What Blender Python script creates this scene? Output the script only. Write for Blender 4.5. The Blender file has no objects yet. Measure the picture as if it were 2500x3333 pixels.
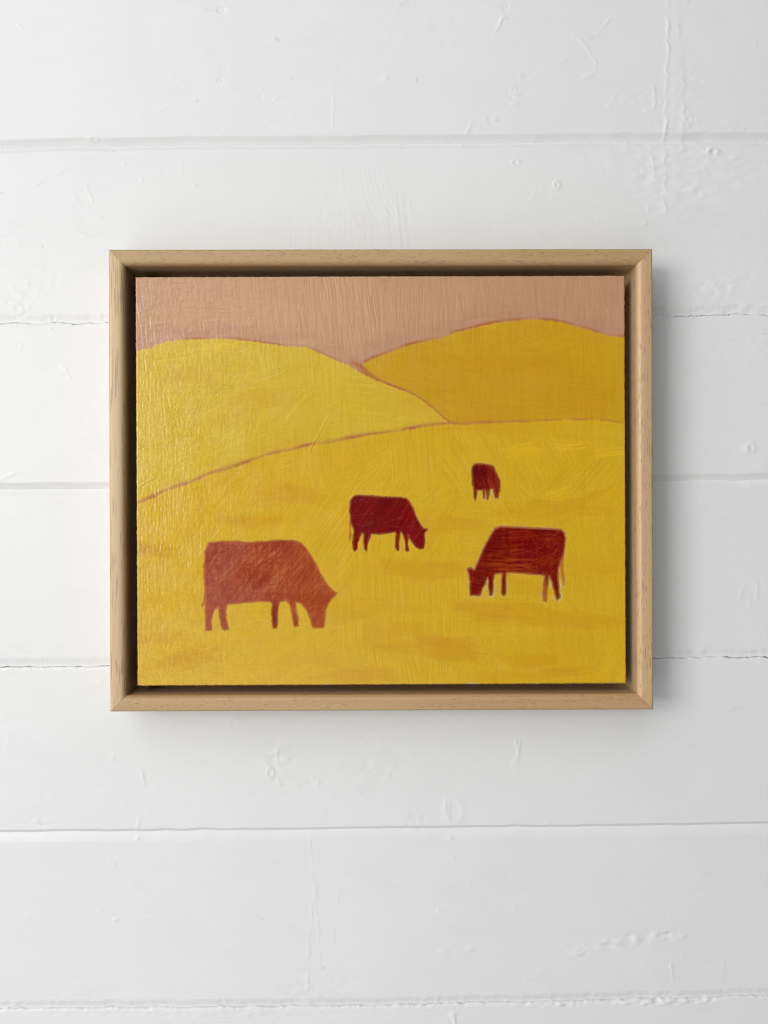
import bpy, math, numpy as np
from mathutils import Matrix, Vector

# ------------------------------------------------------------------ camera, world, lamps
scene = bpy.context.scene
COL = scene.collection
CAM = np.array([-0.00072, -0.5, -0.018542])
CAM_ROT = (-0.002325, -0.004433, -0.0028137)
FPX = 1753.0 / (1659 / 2500)          # focal length in photograph pixels

def rot3(a, b, c):
    ca, sa, cb, sb, cc, sc = math.cos(a), math.sin(a), math.cos(b), math.sin(b), math.cos(c), math.sin(c)
    X = np.array([[1, 0, 0], [0, ca, -sa], [0, sa, ca]])
    Y = np.array([[cb, 0, sb], [0, 1, 0], [-sb, 0, cb]])
    Z = np.array([[cc, -sc, 0], [sc, cc, 0], [0, 0, 1]])
    return Z @ Y @ X
R = np.array([[1, 0, 0], [0, 0, -1], [0, 1, 0.]]) @ rot3(*CAM_ROT)

cd = bpy.data.cameras.new('camera')
cam = bpy.data.objects.new('camera', cd)
COL.objects.link(cam)
m4 = np.eye(4); m4[:3, :3] = R; m4[:3, 3] = CAM
cam.matrix_world = Matrix(m4.tolist())
cd.sensor_fit = 'HORIZONTAL'; cd.sensor_width = 36.0
cd.lens = 36.0 * FPX / 2500
cd.clip_start = 0.01; cd.clip_end = 50
scene.camera = cam

w = bpy.data.worlds.new('World'); scene.world = w; w.use_nodes = True
bg = w.node_tree.nodes['Background']
bg.inputs['Color'].default_value = (0.90, 0.955, 1.0, 1)
bg.inputs['Strength'].default_value = 0.10

def area(name, loc, target, sx, sy, power, col):
    l = bpy.data.lights.new(name, 'AREA'); l.shape = 'RECTANGLE'; l.size = sx; l.size_y = sy
    l.energy = power; l.color = col
    o = bpy.data.objects.new(name, l); COL.objects.link(o)
    o.location = loc
    d = Vector(target) - Vector(loc)
    o.rotation_euler = d.to_track_quat('-Z', 'Y').to_euler()
    return o
# the window to the left of the wall, a little above the picture
area('window_light', (-1.55, -1.88, 0.20), (0, 0, 0), 1.0, 0.90, 30.0, (1.0, 0.992, 0.97))
# soft light falling from the ceiling in front of the wall
area('ceiling_light', (-1.7, -2.6, 2.3), (0, 0, 0), 4.2, 3.0, 72.0, (0.97, 0.985, 1.0))
# light returned by the floor and the rest of the room
area('room_bounce', (-1.2, -2.4, -1.8), (0, 0, 0), 3.2, 2.4, 29.0, (0.98, 0.985, 1.0))

vs = scene.view_settings
vs.view_transform = 'Standard'; vs.look = 'None'; vs.exposure = 0.09; vs.gamma = 1.0
scene.cycles.use_denoising = True; scene.cycles.denoiser = 'OPENIMAGEDENOISE'
scene.cycles.denoising_input_passes = 'RGB_ALBEDO_NORMAL'; scene.cycles.denoising_prefilter = 'ACCURATE'; scene.cycles.filter_width = 1.15
scene.cycles.max_bounces = 8; scene.cycles.diffuse_bounces = 5

# ------------------------------------------------------------------ helpers
def px2world(x, y, depth):
    """photograph pixel -> point on the upright plane Y = depth (arrays allowed)"""
    x = np.asarray(x, float); y = np.asarray(y, float)
    d = np.stack([(x - 1250) / FPX, -(y - 1666.5) / FPX, -np.ones_like(x + y)], -1) @ R.T
    t = (depth - CAM[1]) / d[..., 1]
    return CAM + d * t[..., None]

def _interp(g, n, s, axis):
    p = np.arange(n) / s
    i = np.floor(p).astype(int); f = p - i
    f2, f3 = f * f, f * f * f
    W = [(1 - 3 * f + 3 * f2 - f3) / 6, (4 - 6 * f2 + 3 * f3) / 6, (1 + 3 * f + 3 * f2 - 3 * f3) / 6, f3 / 6]
    out = 0
    for k in range(4):
        sh = [1, 1]; sh[axis] = n
        out = out + np.take(g, i + k, axis=axis) * W[k].reshape(sh).astype(np.float32)
    return out

def vnoise(h, w_, sy, sx, seed):
    r = np.random.default_rng(abs(int(seed)))
    g = r.standard_normal((int(h / sy) + 5, int(w_ / sx) + 5)).astype(np.float32)
    return _interp(_interp(g, h, sy, 0), w_, sx, 1) * 1.6

def n1(x, scale, seed):
    r = np.random.default_rng(abs(int(seed))); g = r.standard_normal(4096)
    p = np.asarray(x, float) / scale + 500
    i = np.floor(p).astype(int); f = p - i; f = f * f * (3 - 2 * f)
    return g[i % 4096] * (1 - f) + g[(i + 1) % 4096] * f

def sstep(a, b, x):
    t = np.clip((x - a) / (b - a), 0, 1)
    return t * t * (3 - 2 * t)

def seg_dist(X, Y, pts, closed=False):
    """distance to a polyline and, for a closed one, the sign (negative inside)"""
    P = list(pts)
    if closed: P = P + [P[0]]
    D = np.full(X.shape, 1e9, np.float32); inside = np.zeros(X.shape, bool)
    for (x0, y0), (x1, y1) in zip(P[:-1], P[1:]):
        dx, dy = x1 - x0, y1 - y0; L = dx * dx + dy * dy + 1e-9
        t = np.clip(((X - x0) * dx + (Y - y0) * dy) / L, 0, 1)
        D = np.minimum(D, np.hypot(X - x0 - t * dx, Y - y0 - t * dy))
        if closed and y0 != y1:
            c = ((Y >= y0) != (Y >= y1)) & (X < x0 + (Y - y0) * dx / dy)
            inside ^= c
    return np.where(inside, -D, D) if closed else D

def link(name, mesh, parent=None, mat=None):
    o = bpy.data.objects.new(name, mesh); COL.objects.link(o)
    if mat: mesh.materials.append(mat)
    if parent: o.parent = parent
    return o

def np_mesh(name, co, quads, normals=None, color=None, attr='paint'):
    me = bpy.data.meshes.new(name)
    me.vertices.add(len(co)); me.vertices.foreach_set('co', np.ascontiguousarray(co, np.float32).ravel())
    nf = len(quads)
    me.loops.add(nf * 4); me.loops.foreach_set('vertex_index', np.ascontiguousarray(quads, np.int32).ravel())
    me.polygons.add(nf)
    me.polygons.foreach_set('loop_start', np.arange(0, nf * 4, 4, dtype=np.int32))
    me.polygons.foreach_set('loop_total', np.full(nf, 4, np.int32))
    me.polygons.foreach_set('use_smooth', np.ones(nf, bool))
    me.update(calc_edges=True)
    if color is not None:
        a = me.color_attributes.new(attr, 'FLOAT_COLOR', 'POINT')
        a.data.foreach_set('color', np.ascontiguousarray(color, np.float32).ravel())
    if normals is not None:
        me.normals_split_custom_set_from_vertices(np.ascontiguousarray(normals, np.float32).tolist() if False else normals)
    return me

def new_mat(name):
    m = bpy.data.materials.new(name); m.use_nodes = True
    nt = m.node_tree
    return m, nt, nt.nodes['Principled BSDF'], nt.nodes.new, nt.links.new

# ------------------------------------------------------------------ materials
def wall_material():
    m, nt, p, N, L = new_mat('white_gloss_paint')
    tc = N('ShaderNodeTexCoord')
    at = N('ShaderNodeAttribute'); at.attribute_name = 'wear'
    mix = N('ShaderNodeMix'); mix.data_type = 'RGBA'
    mix.inputs['A'].default_value = (0.80, 0.80, 0.793, 1)
    mix.inputs['B'].default_value = (0.33, 0.31, 0.28, 1)
    # mottled, very faint tone of old paint
    n0 = N('ShaderNodeTexNoise'); n0.inputs['Scale'].default_value = 22; n0.inputs['Detail'].default_value = 4
    L(tc.outputs['Object'], n0.inputs['Vector'])
    mr0 = N('ShaderNodeMapRange'); mr0.inputs['From Min'].default_value = 0.3; mr0.inputs['From Max'].default_value = 0.7
    mr0.inputs['To Min'].default_value = 0.0; mr0.inputs['To Max'].default_value = 0.035
    L(n0.outputs['Fac'], mr0.inputs['Value'])
    ad = N('ShaderNodeMath'); ad.operation = 'ADD'; ad.use_clamp = True
    L(at.outputs['Fac'], ad.inputs[0]); L(mr0.outputs['Result'], ad.inputs[1])
    L(ad.outputs[0], mix.inputs['Factor']); L(mix.outputs['Result'], p.inputs['Base Color'])
    # brush marks running along the boards
    mp = N('ShaderNodeMapping'); mp.inputs['Scale'].default_value = (45, 1, 950)
    mp.inputs['Rotation'].default_value = (0, 0.012, 0)
    L(tc.outputs['Object'], mp.inputs['Vector'])
    n1_ = N('ShaderNodeTexNoise'); n1_.inputs['Scale'].default_value = 1; n1_.inputs['Detail'].default_value = 3
    n1_.inputs['Distortion'].default_value = 0.4
    L(mp.outputs['Vector'], n1_.inputs['Vector'])
    n2 = N('ShaderNodeTexNoise'); n2.inputs['Scale'].default_value = 16; n2.inputs['Detail'].default_value = 2
    L(tc.outputs['Object'], n2.inputs['Vector'])
    mr = N('ShaderNodeMapRange'); mr.inputs['From Min'].default_value = 0.4; mr.inputs['From Max'].default_value = 0.62
    L(n2.outputs['Fac'], mr.inputs['Value'])
    mu = N('ShaderNodeMath'); mu.operation = 'MULTIPLY'
    L(n1_.outputs['Fac'], mu.inputs[0]); L(mr.outputs['Result'], mu.inputs[1])
    n3 = N('ShaderNodeTexNoise'); n3.inputs['Scale'].default_value = 650; n3.inputs['Detail'].default_value = 3
    L(tc.outputs['Object'], n3.inputs['Vector'])
    a2 = N('ShaderNodeMath'); a2.operation = 'MULTIPLY_ADD'; a2.inputs[1].default_value = 0.55
    L(n3.outputs['Fac'], a2.inputs[0]); L(mu.outputs[0], a2.inputs[2])
    b = N('ShaderNodeBump'); b.inputs['Strength'].default_value = 1.0; b.inputs['Distance'].default_value = 0.00015
    L(a2.outputs[0], b.inputs['Height']); L(b.outputs['Normal'], p.inputs['Normal'])
    p.inputs['Roughness'].default_value = 0.42; p.inputs['IOR'].default_value = 1.45
    return m

def paint_material(name, ior):
    m, nt, p, N, L = new_mat(name)
    tc = N('ShaderNodeTexCoord')
    at = N('ShaderNodeAttribute'); at.attribute_name = 'paint'
    L(at.outputs['Color'], p.inputs['Base Color'])
    n = N('ShaderNodeTexNoise'); n.inputs['Scale'].default_value = 60; n.inputs['Detail'].default_value = 5
    L(tc.outputs['Object'], n.inputs['Vector'])
    mr = N('ShaderNodeMapRange'); mr.inputs['From Min'].default_value = 0.35; mr.inputs['From Max'].default_value = 0.65
    mr.inputs['To Min'].default_value = 0.22; mr.inputs['To Max'].default_value = 0.33
    L(n.outputs['Fac'], mr.inputs['Value']); L(mr.outputs['Result'], p.inputs['Roughness'])
    n2 = N('ShaderNodeTexNoise'); n2.inputs['Scale'].default_value = 1500; n2.inputs['Detail'].default_value = 2
    L(tc.outputs['Object'], n2.inputs['Vector'])
    b = N('ShaderNodeBump'); b.inputs['Strength'].default_value = 0.35; b.inputs['Distance'].default_value = 0.00006
    L(n2.outputs['Fac'], b.inputs['Height']); L(b.outputs['Normal'], p.inputs['Normal'])
    p.inputs['IOR'].default_value = ior
    return m

def wood_material(name, seed, plen, slant, dens, tone):
    """pale oak-like wood; plen = pore length in mm, slant in degrees"""
    m, nt, p, N, L = new_mat(name)
    tc = N('ShaderNodeTexCoord')
    def mapped(scale, rotz=0.0, off=0.0):
        mp = N('ShaderNodeMapping'); mp.inputs['Scale'].default_value = scale
        mp.inputs['Rotation'].default_value = (0, 0, math.radians(rotz))
        mp.inputs['Location'].default_value = (seed * 3.7 + off, seed * 1.3, seed * 2.1)
        L(tc.outputs['Object'], mp.inputs['Vector']); return mp
    # broad grain
    g = N('ShaderNodeTexNoise'); g.inputs['Scale'].default_value = 1; g.inputs['Detail'].default_value = 5
    g.inputs['Distortion'].default_value = 0.6
    L(mapped((9, 520, 520)).outputs[0], g.inputs['Vector'])
    g2 = N('ShaderNodeTexNoise'); g2.inputs['Scale'].default_value = 1; g2.inputs['Detail'].default_value = 3
    L(mapped((6, 130, 130), 0, 5).outputs[0], g2.inputs['Vector'])
    mg = N('ShaderNodeMath'); mg.operation = 'MULTIPLY_ADD'; mg.inputs[1].default_value = 0.5
    L(g.outputs['Fac'], mg.inputs[0]); 
    h_ = N('ShaderNodeMath'); h_.operation = 'MULTIPLY'; h_.inputs[1].default_value = 0.5
    L(g2.outputs['Fac'], h_.inputs[0]); L(h_.outputs[0], mg.inputs[2])
    cr = N('ShaderNodeValToRGB'); e = cr.color_ramp.elements
    a, bb = tone
    e[0].position = 0.36; e[0].color = (*a, 1); e[1].position = 0.62; e[1].color = (*bb, 1)
    L(mg.outputs[0], cr.inputs['Fac'])
    # pores: short dark dashes along the grain
    po = N('ShaderNodeTexNoise'); po.inputs['Scale'].default_value = 1; po.inputs['Detail'].default_value = 1.5
    po.inputs['Roughness'].default_value = 0.4
    L(mapped((1000 / plen * 0.55, 1500, 1500), slant, 9).outputs[0], po.inputs['Vector'])
    cl = N('ShaderNodeTexNoise'); cl.inputs['Scale'].default_value = 1; cl.inputs['Detail'].default_value = 2
    L(mapped((45, 190, 190), 0, 21).outputs[0], cl.inputs['Vector'])
    sm = N('ShaderNodeMath'); sm.operation = 'MULTIPLY_ADD'; sm.inputs[1].default_value = 0.35
    L(cl.outputs['Fac'], sm.inputs[0]); L(po.outputs['Fac'], sm.inputs[2])
    th = N('ShaderNodeMapRange'); th.inputs['From Min'].default_value = dens; th.inputs['From Max'].default_value = dens + 0.06
    L(sm.outputs[0], th.inputs['Value'])
    mix = N('ShaderNodeMix'); mix.data_type = 'RGBA'; mix.inputs['B'].default_value = (0.27, 0.155, 0.075, 1)
    fa = N('ShaderNodeMath'); fa.operation = 'MULTIPLY'; fa.inputs[1].default_value = 0.5
    L(th.outputs['Result'], fa.inputs[0]); L(fa.outputs[0], mix.inputs['Factor'])
    L(cr.outputs['Color'], mix.inputs['A']); L(mix.outputs['Result'], p.inputs['Base Color'])
    # fine fibre relief and open pores
    fb = N('ShaderNodeTexNoise'); fb.inputs['Scale'].default_value = 1; fb.inputs['Detail'].default_value = 3
    L(mapped((160, 2600, 2600), slant, 2).outputs[0], fb.inputs['Vector'])
    hh = N('ShaderNodeMath'); hh.operation = 'MULTIPLY_ADD'; hh.inputs[1].default_value = -2.0
    L(th.outputs['Result'], hh.inputs[0]); L(fb.outputs['Fac'], hh.inputs[2])
    b = N('ShaderNodeBump'); b.inputs['Strength'].default_value = 0.5; b.inputs['Distance'].default_value = 0.00006
    L(hh.outputs[0], b.inputs['Height']); L(b.outputs['Normal'], p.inputs['Normal'])
    p.inputs['Roughness'].default_value = 0.36
    return m

def plain(name, col, rough=0.7):
    m, nt, p, N, L = new_mat(name)
    n = N('ShaderNodeTexNoise'); n.inputs['Scale'].default_value = 300
    mx = N('ShaderNodeMix'); mx.data_type = 'RGBA'
    mx.inputs['A'].default_value = (*col, 1); mx.inputs['B'].default_value = (*[c * 0.8 for c in col], 1)
    L(n.outputs['Fac'], mx.inputs['Factor']); L(mx.outputs['Result'], p.inputs['Base Color'])
    p.inputs['Roughness'].default_value = rough
    return m

# ------------------------------------------------------------------ the wall: painted boards
WALL_Y = 0.032
MMPX = (WALL_Y - CAM[1]) / FPX * 1000          # millimetres per photograph pixel on the wall
X0, X1, Y0, Y1, PITCH = -620, 3120, -560, 3900, 2.5
HW, HH = int((X1 - X0) / PITCH), int((Y1 - Y0) / PITCH)

JOINTS = [  # (points of the joint, kind, width above, width below)
    ([(-620, -560), (3120, -580)], 'edge', 4, 4),
    ([(-620, -98), (0, -106), (1250, -122), (2500, -135), (3120, -140)], 'crack', 30, 9),
    ([(-620, 488), (0, 477), (600, 467), (1250, 463), (1900, 457), (2500, 455), (3120, 452)], 'groove', 24, 20),
    ([(-620, 1058), (0, 1052), (350, 1050), (1250, 1040), (2130, 1028), (2500, 1022), (3120, 1016)], 'crack', 34, 9),
    ([(-620, 1598), (0, 1593), (350, 1590), (1250, 1577), (2130, 1564), (2500, 1561), (3120, 1556)], 'groove', 21, 24),
    ([(-620, 2178), (0, 2173), (350, 2170), (1250, 2158), (2130, 2141), (2500, 2141), (3120, 2136)], 'crack', 34, 9),
    ([(-620, 2718), (0, 2711), (600, 2706), (1250, 2699), (1900, 2692), (2500, 2683), (3120, 2676)], 'groove', 10, 31),
    ([(-620, 3294), (0, 3286), (600, 3280), (1250, 3274), (1900, 3260), (2500, 3243), (3120, 3228)], 'crack', 30, 9),
    ([(-620, 3880), (3120, 3840)], 'edge', 4, 4),
]
def joint_y(j, x):
    P = JOINTS[j][0]
    return np.interp(x, [a for a, _ in P], [b for _, b in P])

WH = np.zeros((HH, HW), np.float32)    # relief in mm
WD = np.zeros((HH, HW), np.float32)    # dirt / chips, 0..1
def fnoise(sy, sx, seed): return vnoise(HH, HW, sy / PITCH, sx / PITCH, seed)
rough_mask = sstep(-0.2, 1.1, fnoise(160, 420, 11))
WH += fnoise(420, 600, 1) * 0.12
WH += fnoise(60, 240, 2) * 0.030
WH += fnoise(24, 90, 3) * 0.014 * (0.3 + rough_mask)
WH += fnoise(9, 110, 4) * 0.0080 * (0.4 + sstep(-.3, .8, fnoise(200, 300, 12)))
WH += fnoise(9, 12, 5) * 0.0085 * (0.25 + sstep(0, 1.3, fnoise(120, 200, 13)))
WD += 0.02 * sstep(0.8, 1.8, fnoise(25, 60, 14))

YY, XX = np.mgrid[0:HH, 0:HW].astype(np.float32)
XX = XX * PITCH + X0; YY = YY * PITCH + Y0
def box(x0, y0, x1, y1, m=30):
    a = max(0, int((x0 - m - X0) / PITCH)); b = min(HW, int((x1 + m - X0) / PITCH))
    c = max(0, int((y0 - m - Y0) / PITCH)); d = min(HH, int((y1 + m - Y0) / PITCH))
    return (slice(c, d), slice(a, b))
_seed = [100]
def ridge(pts, wd=4, h=0.12, dirt=0.0, jit=3):
    _seed[0] += 1
    q = []
    for (x0, y0), (x1, y1) in zip(pts[:-1], pts[1:]):
        n = max(1, int(math.hypot(x1 - x0, y1 - y0) / 18))
        q += [(x0 + (x1 - x0) * k / n, y0 + (y1 - y0) * k / n) for k in range(n)]
    q.append(pts[-1])
    r = np.random.default_rng(_seed[0]); q = [(a + r.normal() * jit, b + r.normal() * jit) for a, b in q]
    xs = [a for a, _ in q]; ys = [b for _, b in q]
    s = box(min(xs), min(ys), max(xs), max(ys)); X, Y = XX[s], YY[s]
    d = seg_dist(X, Y, q)
    mod = 0.65 + 0.5 * vnoise(X.shape[0], X.shape[1], 8, 8, _seed[0])
    k = np.exp(-(d / wd) ** 2) * np.clip(mod, 0, 2)
    WH[s] += h * k
    if dirt: WD[s] += dirt * np.exp(-(d / (wd * 0.5)) ** 2) * np.clip(mod, 0, 1.5)
def bump(x, y, rx, ry, h, ang=0, ring=False, dirt=0.0):
    s = box(x - 2.5 * max(rx, ry), y - 2.5 * max(rx, ry), x + 2.5 * max(rx, ry), y + 2.5 * max(rx, ry), 6); X, Y = XX[s] - x, YY[s] - y
    c, q = math.cos(math.radians(ang)), math.sin(math.radians(ang))
    r = np.hypot((X * c + Y * q) / rx, (-X * q + Y * c) / ry)
    k = np.exp(-((r - 1) / 0.35) ** 2) if ring else np.exp(-r * r)
    WH[s] += h * k
    if dirt: WD[s] += dirt * np.exp(-r * r * 2)
def rough(x, y, rx, ry, h, sc=8, ang=0, seed=0, stretch=1.8):
    sc = sc * .8
    s = box(x - rx * 1.5, y - ry * 1.5 - rx * .5, x + rx * 1.5, y + ry * 1.5 + rx * .5, 4); X, Y = XX[s] - x, YY[s] - y
    c, q = math.cos(math.radians(ang)), math.sin(math.radians(ang))
    r = np.hypot((X * c + Y * q) / rx, (-X * q + Y * c) / ry)
    n = vnoise(X.shape[0], X.shape[1], sc / PITCH, sc * stretch / PITCH, 900 + seed + int(x))
    WH[s] += h * n * sstep(1.25, 0.5, r + 0.15 * vnoise(X.shape[0], X.shape[1], 12, 12, 7 + int(y)))
def fan(x, y, rx, ry, ang, h, pitch=8, curve=0.0):
    """a patch of parallel brush ridges"""
    s = box(x - rx * 1.3, y - ry * 1.3, x + rx * 1.3, y + ry * 1.3, 4); X, Y = XX[s] - x, YY[s] - y
    c, q = math.cos(math.radians(ang)), math.sin(math.radians(ang))
    u = X * c + Y * q; v = -X * q + Y * c + curve * u * u
    g = np.interp(v, np.arange(-3000, 3000, pitch / 2), np.random.default_rng(abs(int(x + y))).standard_normal(len(np.arange(-3000, 3000, pitch / 2))))
    r = np.hypot(X / rx, Y / ry) + 0.2 * vnoise(X.shape[0], X.shape[1], 14, 14, int(x))
    WH[s] += .45 * h * g * sstep(1.15, 0.6, r)

# butt joints filled and painted over
ridge([(2170, -560), (2172, 0), (2176, 120), (2168, 320), (2164, 450), (2166, 560), (2160, 640), (2168, 700)], 5, 0.16, 0.02)
ridge([(2232, -560), (2236, 0), (2210, 90), (2220, 200), (2226, 330), (2222, 440), (2224, 530)], 6, 0.13)
ridge([(2120, 520), (2128, 560), (2134, 600), (2150, 660)], 4, 0.10)
bump(2200, 200, 26, 520, 0.10)
rough(2190, 520, 210, 110, 0.045, 10, seed=1)
rough(2300, 560, 190, 90, 0.05, 12, -10, seed=2)
rough(2240, 330, 60, 170, 0.03, 9, seed=3)
ridge([(1008, 2730), (1012, 2800), (1020, 2890), (1010, 2990), (1002, 3060), (1004, 3200), (1008, 3280)], 4, 0.09)
ridge([(1030, 2780), (1026, 2900), (1036, 3010), (1038, 3130)], 4, 0.06)
ridge([(1100, 2760), (1108, 2850), (1098, 2960), (1078, 3080)], 5, 0.05)
rough(1060, 3210, 170, 60, 0.05, 12, seed=4)
# above the picture, left half
ridge([(40, 75), (140, 74), (280, 74), (310, 84)], 3, 0.06)
ridge([(50, 76), (66, 98), (110, 110)], 3, 0.09)
ridge([(250, 108), (300, 100), (322, 90)], 4, 0.10)
ridge([(672, 31), (712, 32)], 2.5, -0.10, 0.35, 1)
bump(721, 31, 11, 8, -0.16, ring=True); bump(721, 31, 9, 7, -0.12)
bump(716, 262, 7, 7, -0.14, ring=True, dirt=0.10)
ridge([(712, 212), (712, 242)], 2, 0.08, 0.15, 1)
ridge([(684, 262), (698, 263)], 2, -0.06, 0.25, 1)
bump(895, 127, 9, 6, 0.16, 20, dirt=.12); ridge([(884, 134), (896, 125), (906, 130)], 2, 0.14, 0.15, 1)
ridge([(500, 200), (545, 226), (570, 248), (590, 270), (620, 295)], 5, 0.06, 0.03, 5)
ridge([(1085, 240), (1084, 300), (1086, 350), (1084, 420)], 2.2, 0.10, 0, 1)
bump(1096, 223, 3, 5, 0.1, dirt=0.2)
ridge([(845, 306), (845, 322), (858, 335)], 3, 0.13); ridge([(845, 306), (900, 302), (980, 298)], 3, 0.05)
bump(850, 316, 10, 14, -0.10)
ridge([(880, 338), (920, 310)], 4, 0.06)
ridge([(60, 410), (200, 388), (330, 370), (430, 358)], 4, 0.05)
ridge([(455, 380), (540, 352), (562, 350)], 3.5, 0.11)
ridge([(405, 378), (430, 384)], 5, 0.10)
bump(641, 328, 3, 4, 0.12, dirt=0.4); bump(950, 255, 2.5, 2.5, -0.1, dirt=0.7)
bump(765, 475, 2.5, 2.5, -0.1, dirt=0.6); bump(371, 492, 3, 2.5, -0.1, dirt=0.6)
rough(700, 170, 300, 110, 0.012, 8, -20, seed=5)
rough(760, 400, 200, 40, 0.03, 9, seed=6)
ridge([(1120, 370), (1160, 366), (1250, 362)], 4, 0.07)
bump(304, 452, 13, 7, 0.16, ring=True)
ridge([(334, 494), (372, 493)], 3, 0.08)
bump(276, 522, 4, 3, 0.10, dirt=.15)
ridge([(-40, 650), (0, 630), (40, 616), (110, 604), (150, 582), (190, 566), (222, 548)], 4, 0.15, 0.05, 3)
ridge([(-40, 652), (0, 632), (14, 624)], 2.2, -0.15, 0.55, 1)
ridge([(222, 556), (262, 556), (280, 575), (286, 620), (300, 660)], 4, 0.10)
ridge([(245, 650), (285, 690), (330, 710)], 3, 0.07); rough(280, 700, 70, 60, 0.03, 10, seed=7)
ridge([(230, 735), (260, 762), (290, 770)], 4, 0.08)
ridge([(400, 540), (440, 530), (480, 522)], 4, 0.09); ridge([(500, 520), (528, 534), (520, 560), (480, 562)], 4, 0.08)
bump(405, 534, 5, 7, 0.12); bump(588, 548, 6, 16, 0.07); bump(633, 603, 6, 7, 0.13, 30)
bump(140, 800, 3, 12, -0.08, -20, dirt=0.35); ridge([(0, 764), (26, 756)], 4, 0.09)
ridge([(58, 768), (66, 800)], 4, 0.08)
fan(1010, 640, 130, 110, 35, 0.020, 8, 0.0008)
fan(1085, 770, 260, 95, 88, 0.024, 8)
fan(1180, 660, 150, 150, 70, 0.030, 9, 0.0012)
fan(1290, 730, 90, 130, 84, 0.032, 9)
ridge([(820, 690), (832, 680), (850, 676), (856, 686)], 4, 0.05)
# above, right half
bump(1303, 12, 16, 10, 0.14, 20, dirt=0.10); rough(1304, 20, 30, 22, 0.06, 8, seed=8)
ridge([(1590, 20), (1636, 21)], 2.5, 0.05, 0.10, 1); bump(1646, 20, 8, 10, -0.12, ring=True, dirt=.06)
ridge([(1648, 56), (1634, 60), (1622, 84), (1608, 112)], 4, 0.20, 0.03, 1.5)
ridge([(1640, 56), (1800, 57), (1975, 60)], 3, 0.07, 0, 1)
ridge([(1984, 64), (1960, 92), (1944, 116), (1900, 118), (1860, 116)], 4.5, 0.18, 0, 2)
ridge([(1870, 110), (1900, 135), (1920, 170), (1938, 205), (1940, 228), (1920, 250), (1900, 252)], 4, 0.10, 0, 2)
bump(1915, 248, 22, 8, 0.14, -20)
ridge([(1725, 260), (1760, 236), (1830, 200), (1860, 176), (1900, 182)], 5, 0.06)
ridge([(1400, 200), (1440, 204), (1480, 180)], 5, 0.07); ridge([(1480, 224), (1550, 212), (1620, 200)], 5, 0.05)
bump(1696, 248, 6, 8, 0.15, ring=True, dirt=.15); bump(1256, 252, 10, 9, 0.16)
bump(1359, 260, 2.5, 7, -0.1, 8, dirt=0.6)
bump(1672, 294, 9, 14, 0.07, ring=True); rough(1675, 300, 30, 30, 0.05, 7, seed=9)
bump(1676, 338, 9, 5, 0.16, ring=True); ridge([(1700, 300), (1780, 300), (1800, 290)], 5, 0.06)
bump(1596, 386, 14, 12, 0.09, dirt=.08); rough(1598, 386, 24, 18, 0.09, 7, seed=10)
ridge([(1522, 432), (1530, 410), (1540, 405)], 4, 0.15); ridge([(1540, 402), (1600, 392)], 4, 0.06)
ridge([(1982, 345), (1998, 330), (2004, 300), (2030, 300), (2080, 300), (2104, 286), (2130, 288)], 4, 0.13, 0.03, 2)
ridge([(2130, 288), (2132, 340), (2128, 362), (2104, 362)], 4.5, 0.18, 0, 2)
ridge([(1982, 345), (2060, 350)], 4, 0.05); rough(2060, 325, 80, 40, 0.028, 8, seed=11)
ridge([(2144, 310), (2148, 350)], 3, 0.08)
bump(2242, 390, 10, 14, 0.10, ring=True); bump(2270, 388, 10, 8, 0.10)
bump(2398, 138, 9, 4, 0.13); bump(2425, 418, 2.5, 2.5, -0.1, dirt=0.6)
bump(2320, 492, 16, 9, 0.20, ring=True, dirt=.10); rough(2318, 492, 28, 18, 0.14, 7, seed=12)
bump(1507, 472, 5, 5, 0.14, dirt=.2); bump(1530, 472, 9, 4, 0.13, dirt=.12); bump(1547, 473, 5, 4, 0.12, dirt=.2)
bump(1678, 529, 12, 7, 0.18, ring=True); bump(1680, 528, 5, 3, -0.14)
bump(1421, 578, 3, 3, 0.12); bump(1812, 602, 9, 11, 0.20, ring=True, dirt=.06)
ridge([(1740, 605), (1738, 640), (1726, 650), (1780, 645), (1812, 628)], 3.5, 0.10, 0, 3); rough(1775, 625, 40, 26, 0.04, 8, seed=13)
rough(2180, 620, 120, 80, 0.045, 11, 70, seed=14); rough(2100, 590, 60, 90, 0.05, 10, 40, seed=15)
rough(2260, 625, 40, 24, 0.10, 9, seed=16); rough(2380, 560, 170, 60, 0.035, 9, -8, seed=17, stretch=3)
rough(2250, 680, 220, 40, 0.03, 8, seed=18, stretch=4); rough(1950, 500, 260, 60, 0.025, 9, 8, seed=19)
ridge([(1584, 722), (1586, 760), (1582, 800)], 4, 0.12, 0, 2); ridge([(1590, 716), (1680, 718), (1740, 740), (1800, 800)], 6, 0.05)
ridge([(2100, 735), (2106, 722)], 5, 0.12); bump(1946, 714, 8, 6, 0.06)
bump(2282, 783, 10, 4, 0.12); bump(2272, 817, 8, 4, 0.12); bump(2412, 765, 4, 4, 0.10)
bump(2110, 682, 4, 14, 0.14); rough(2420, 400, 100, 80, 0.02, 9, seed=20)
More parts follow.
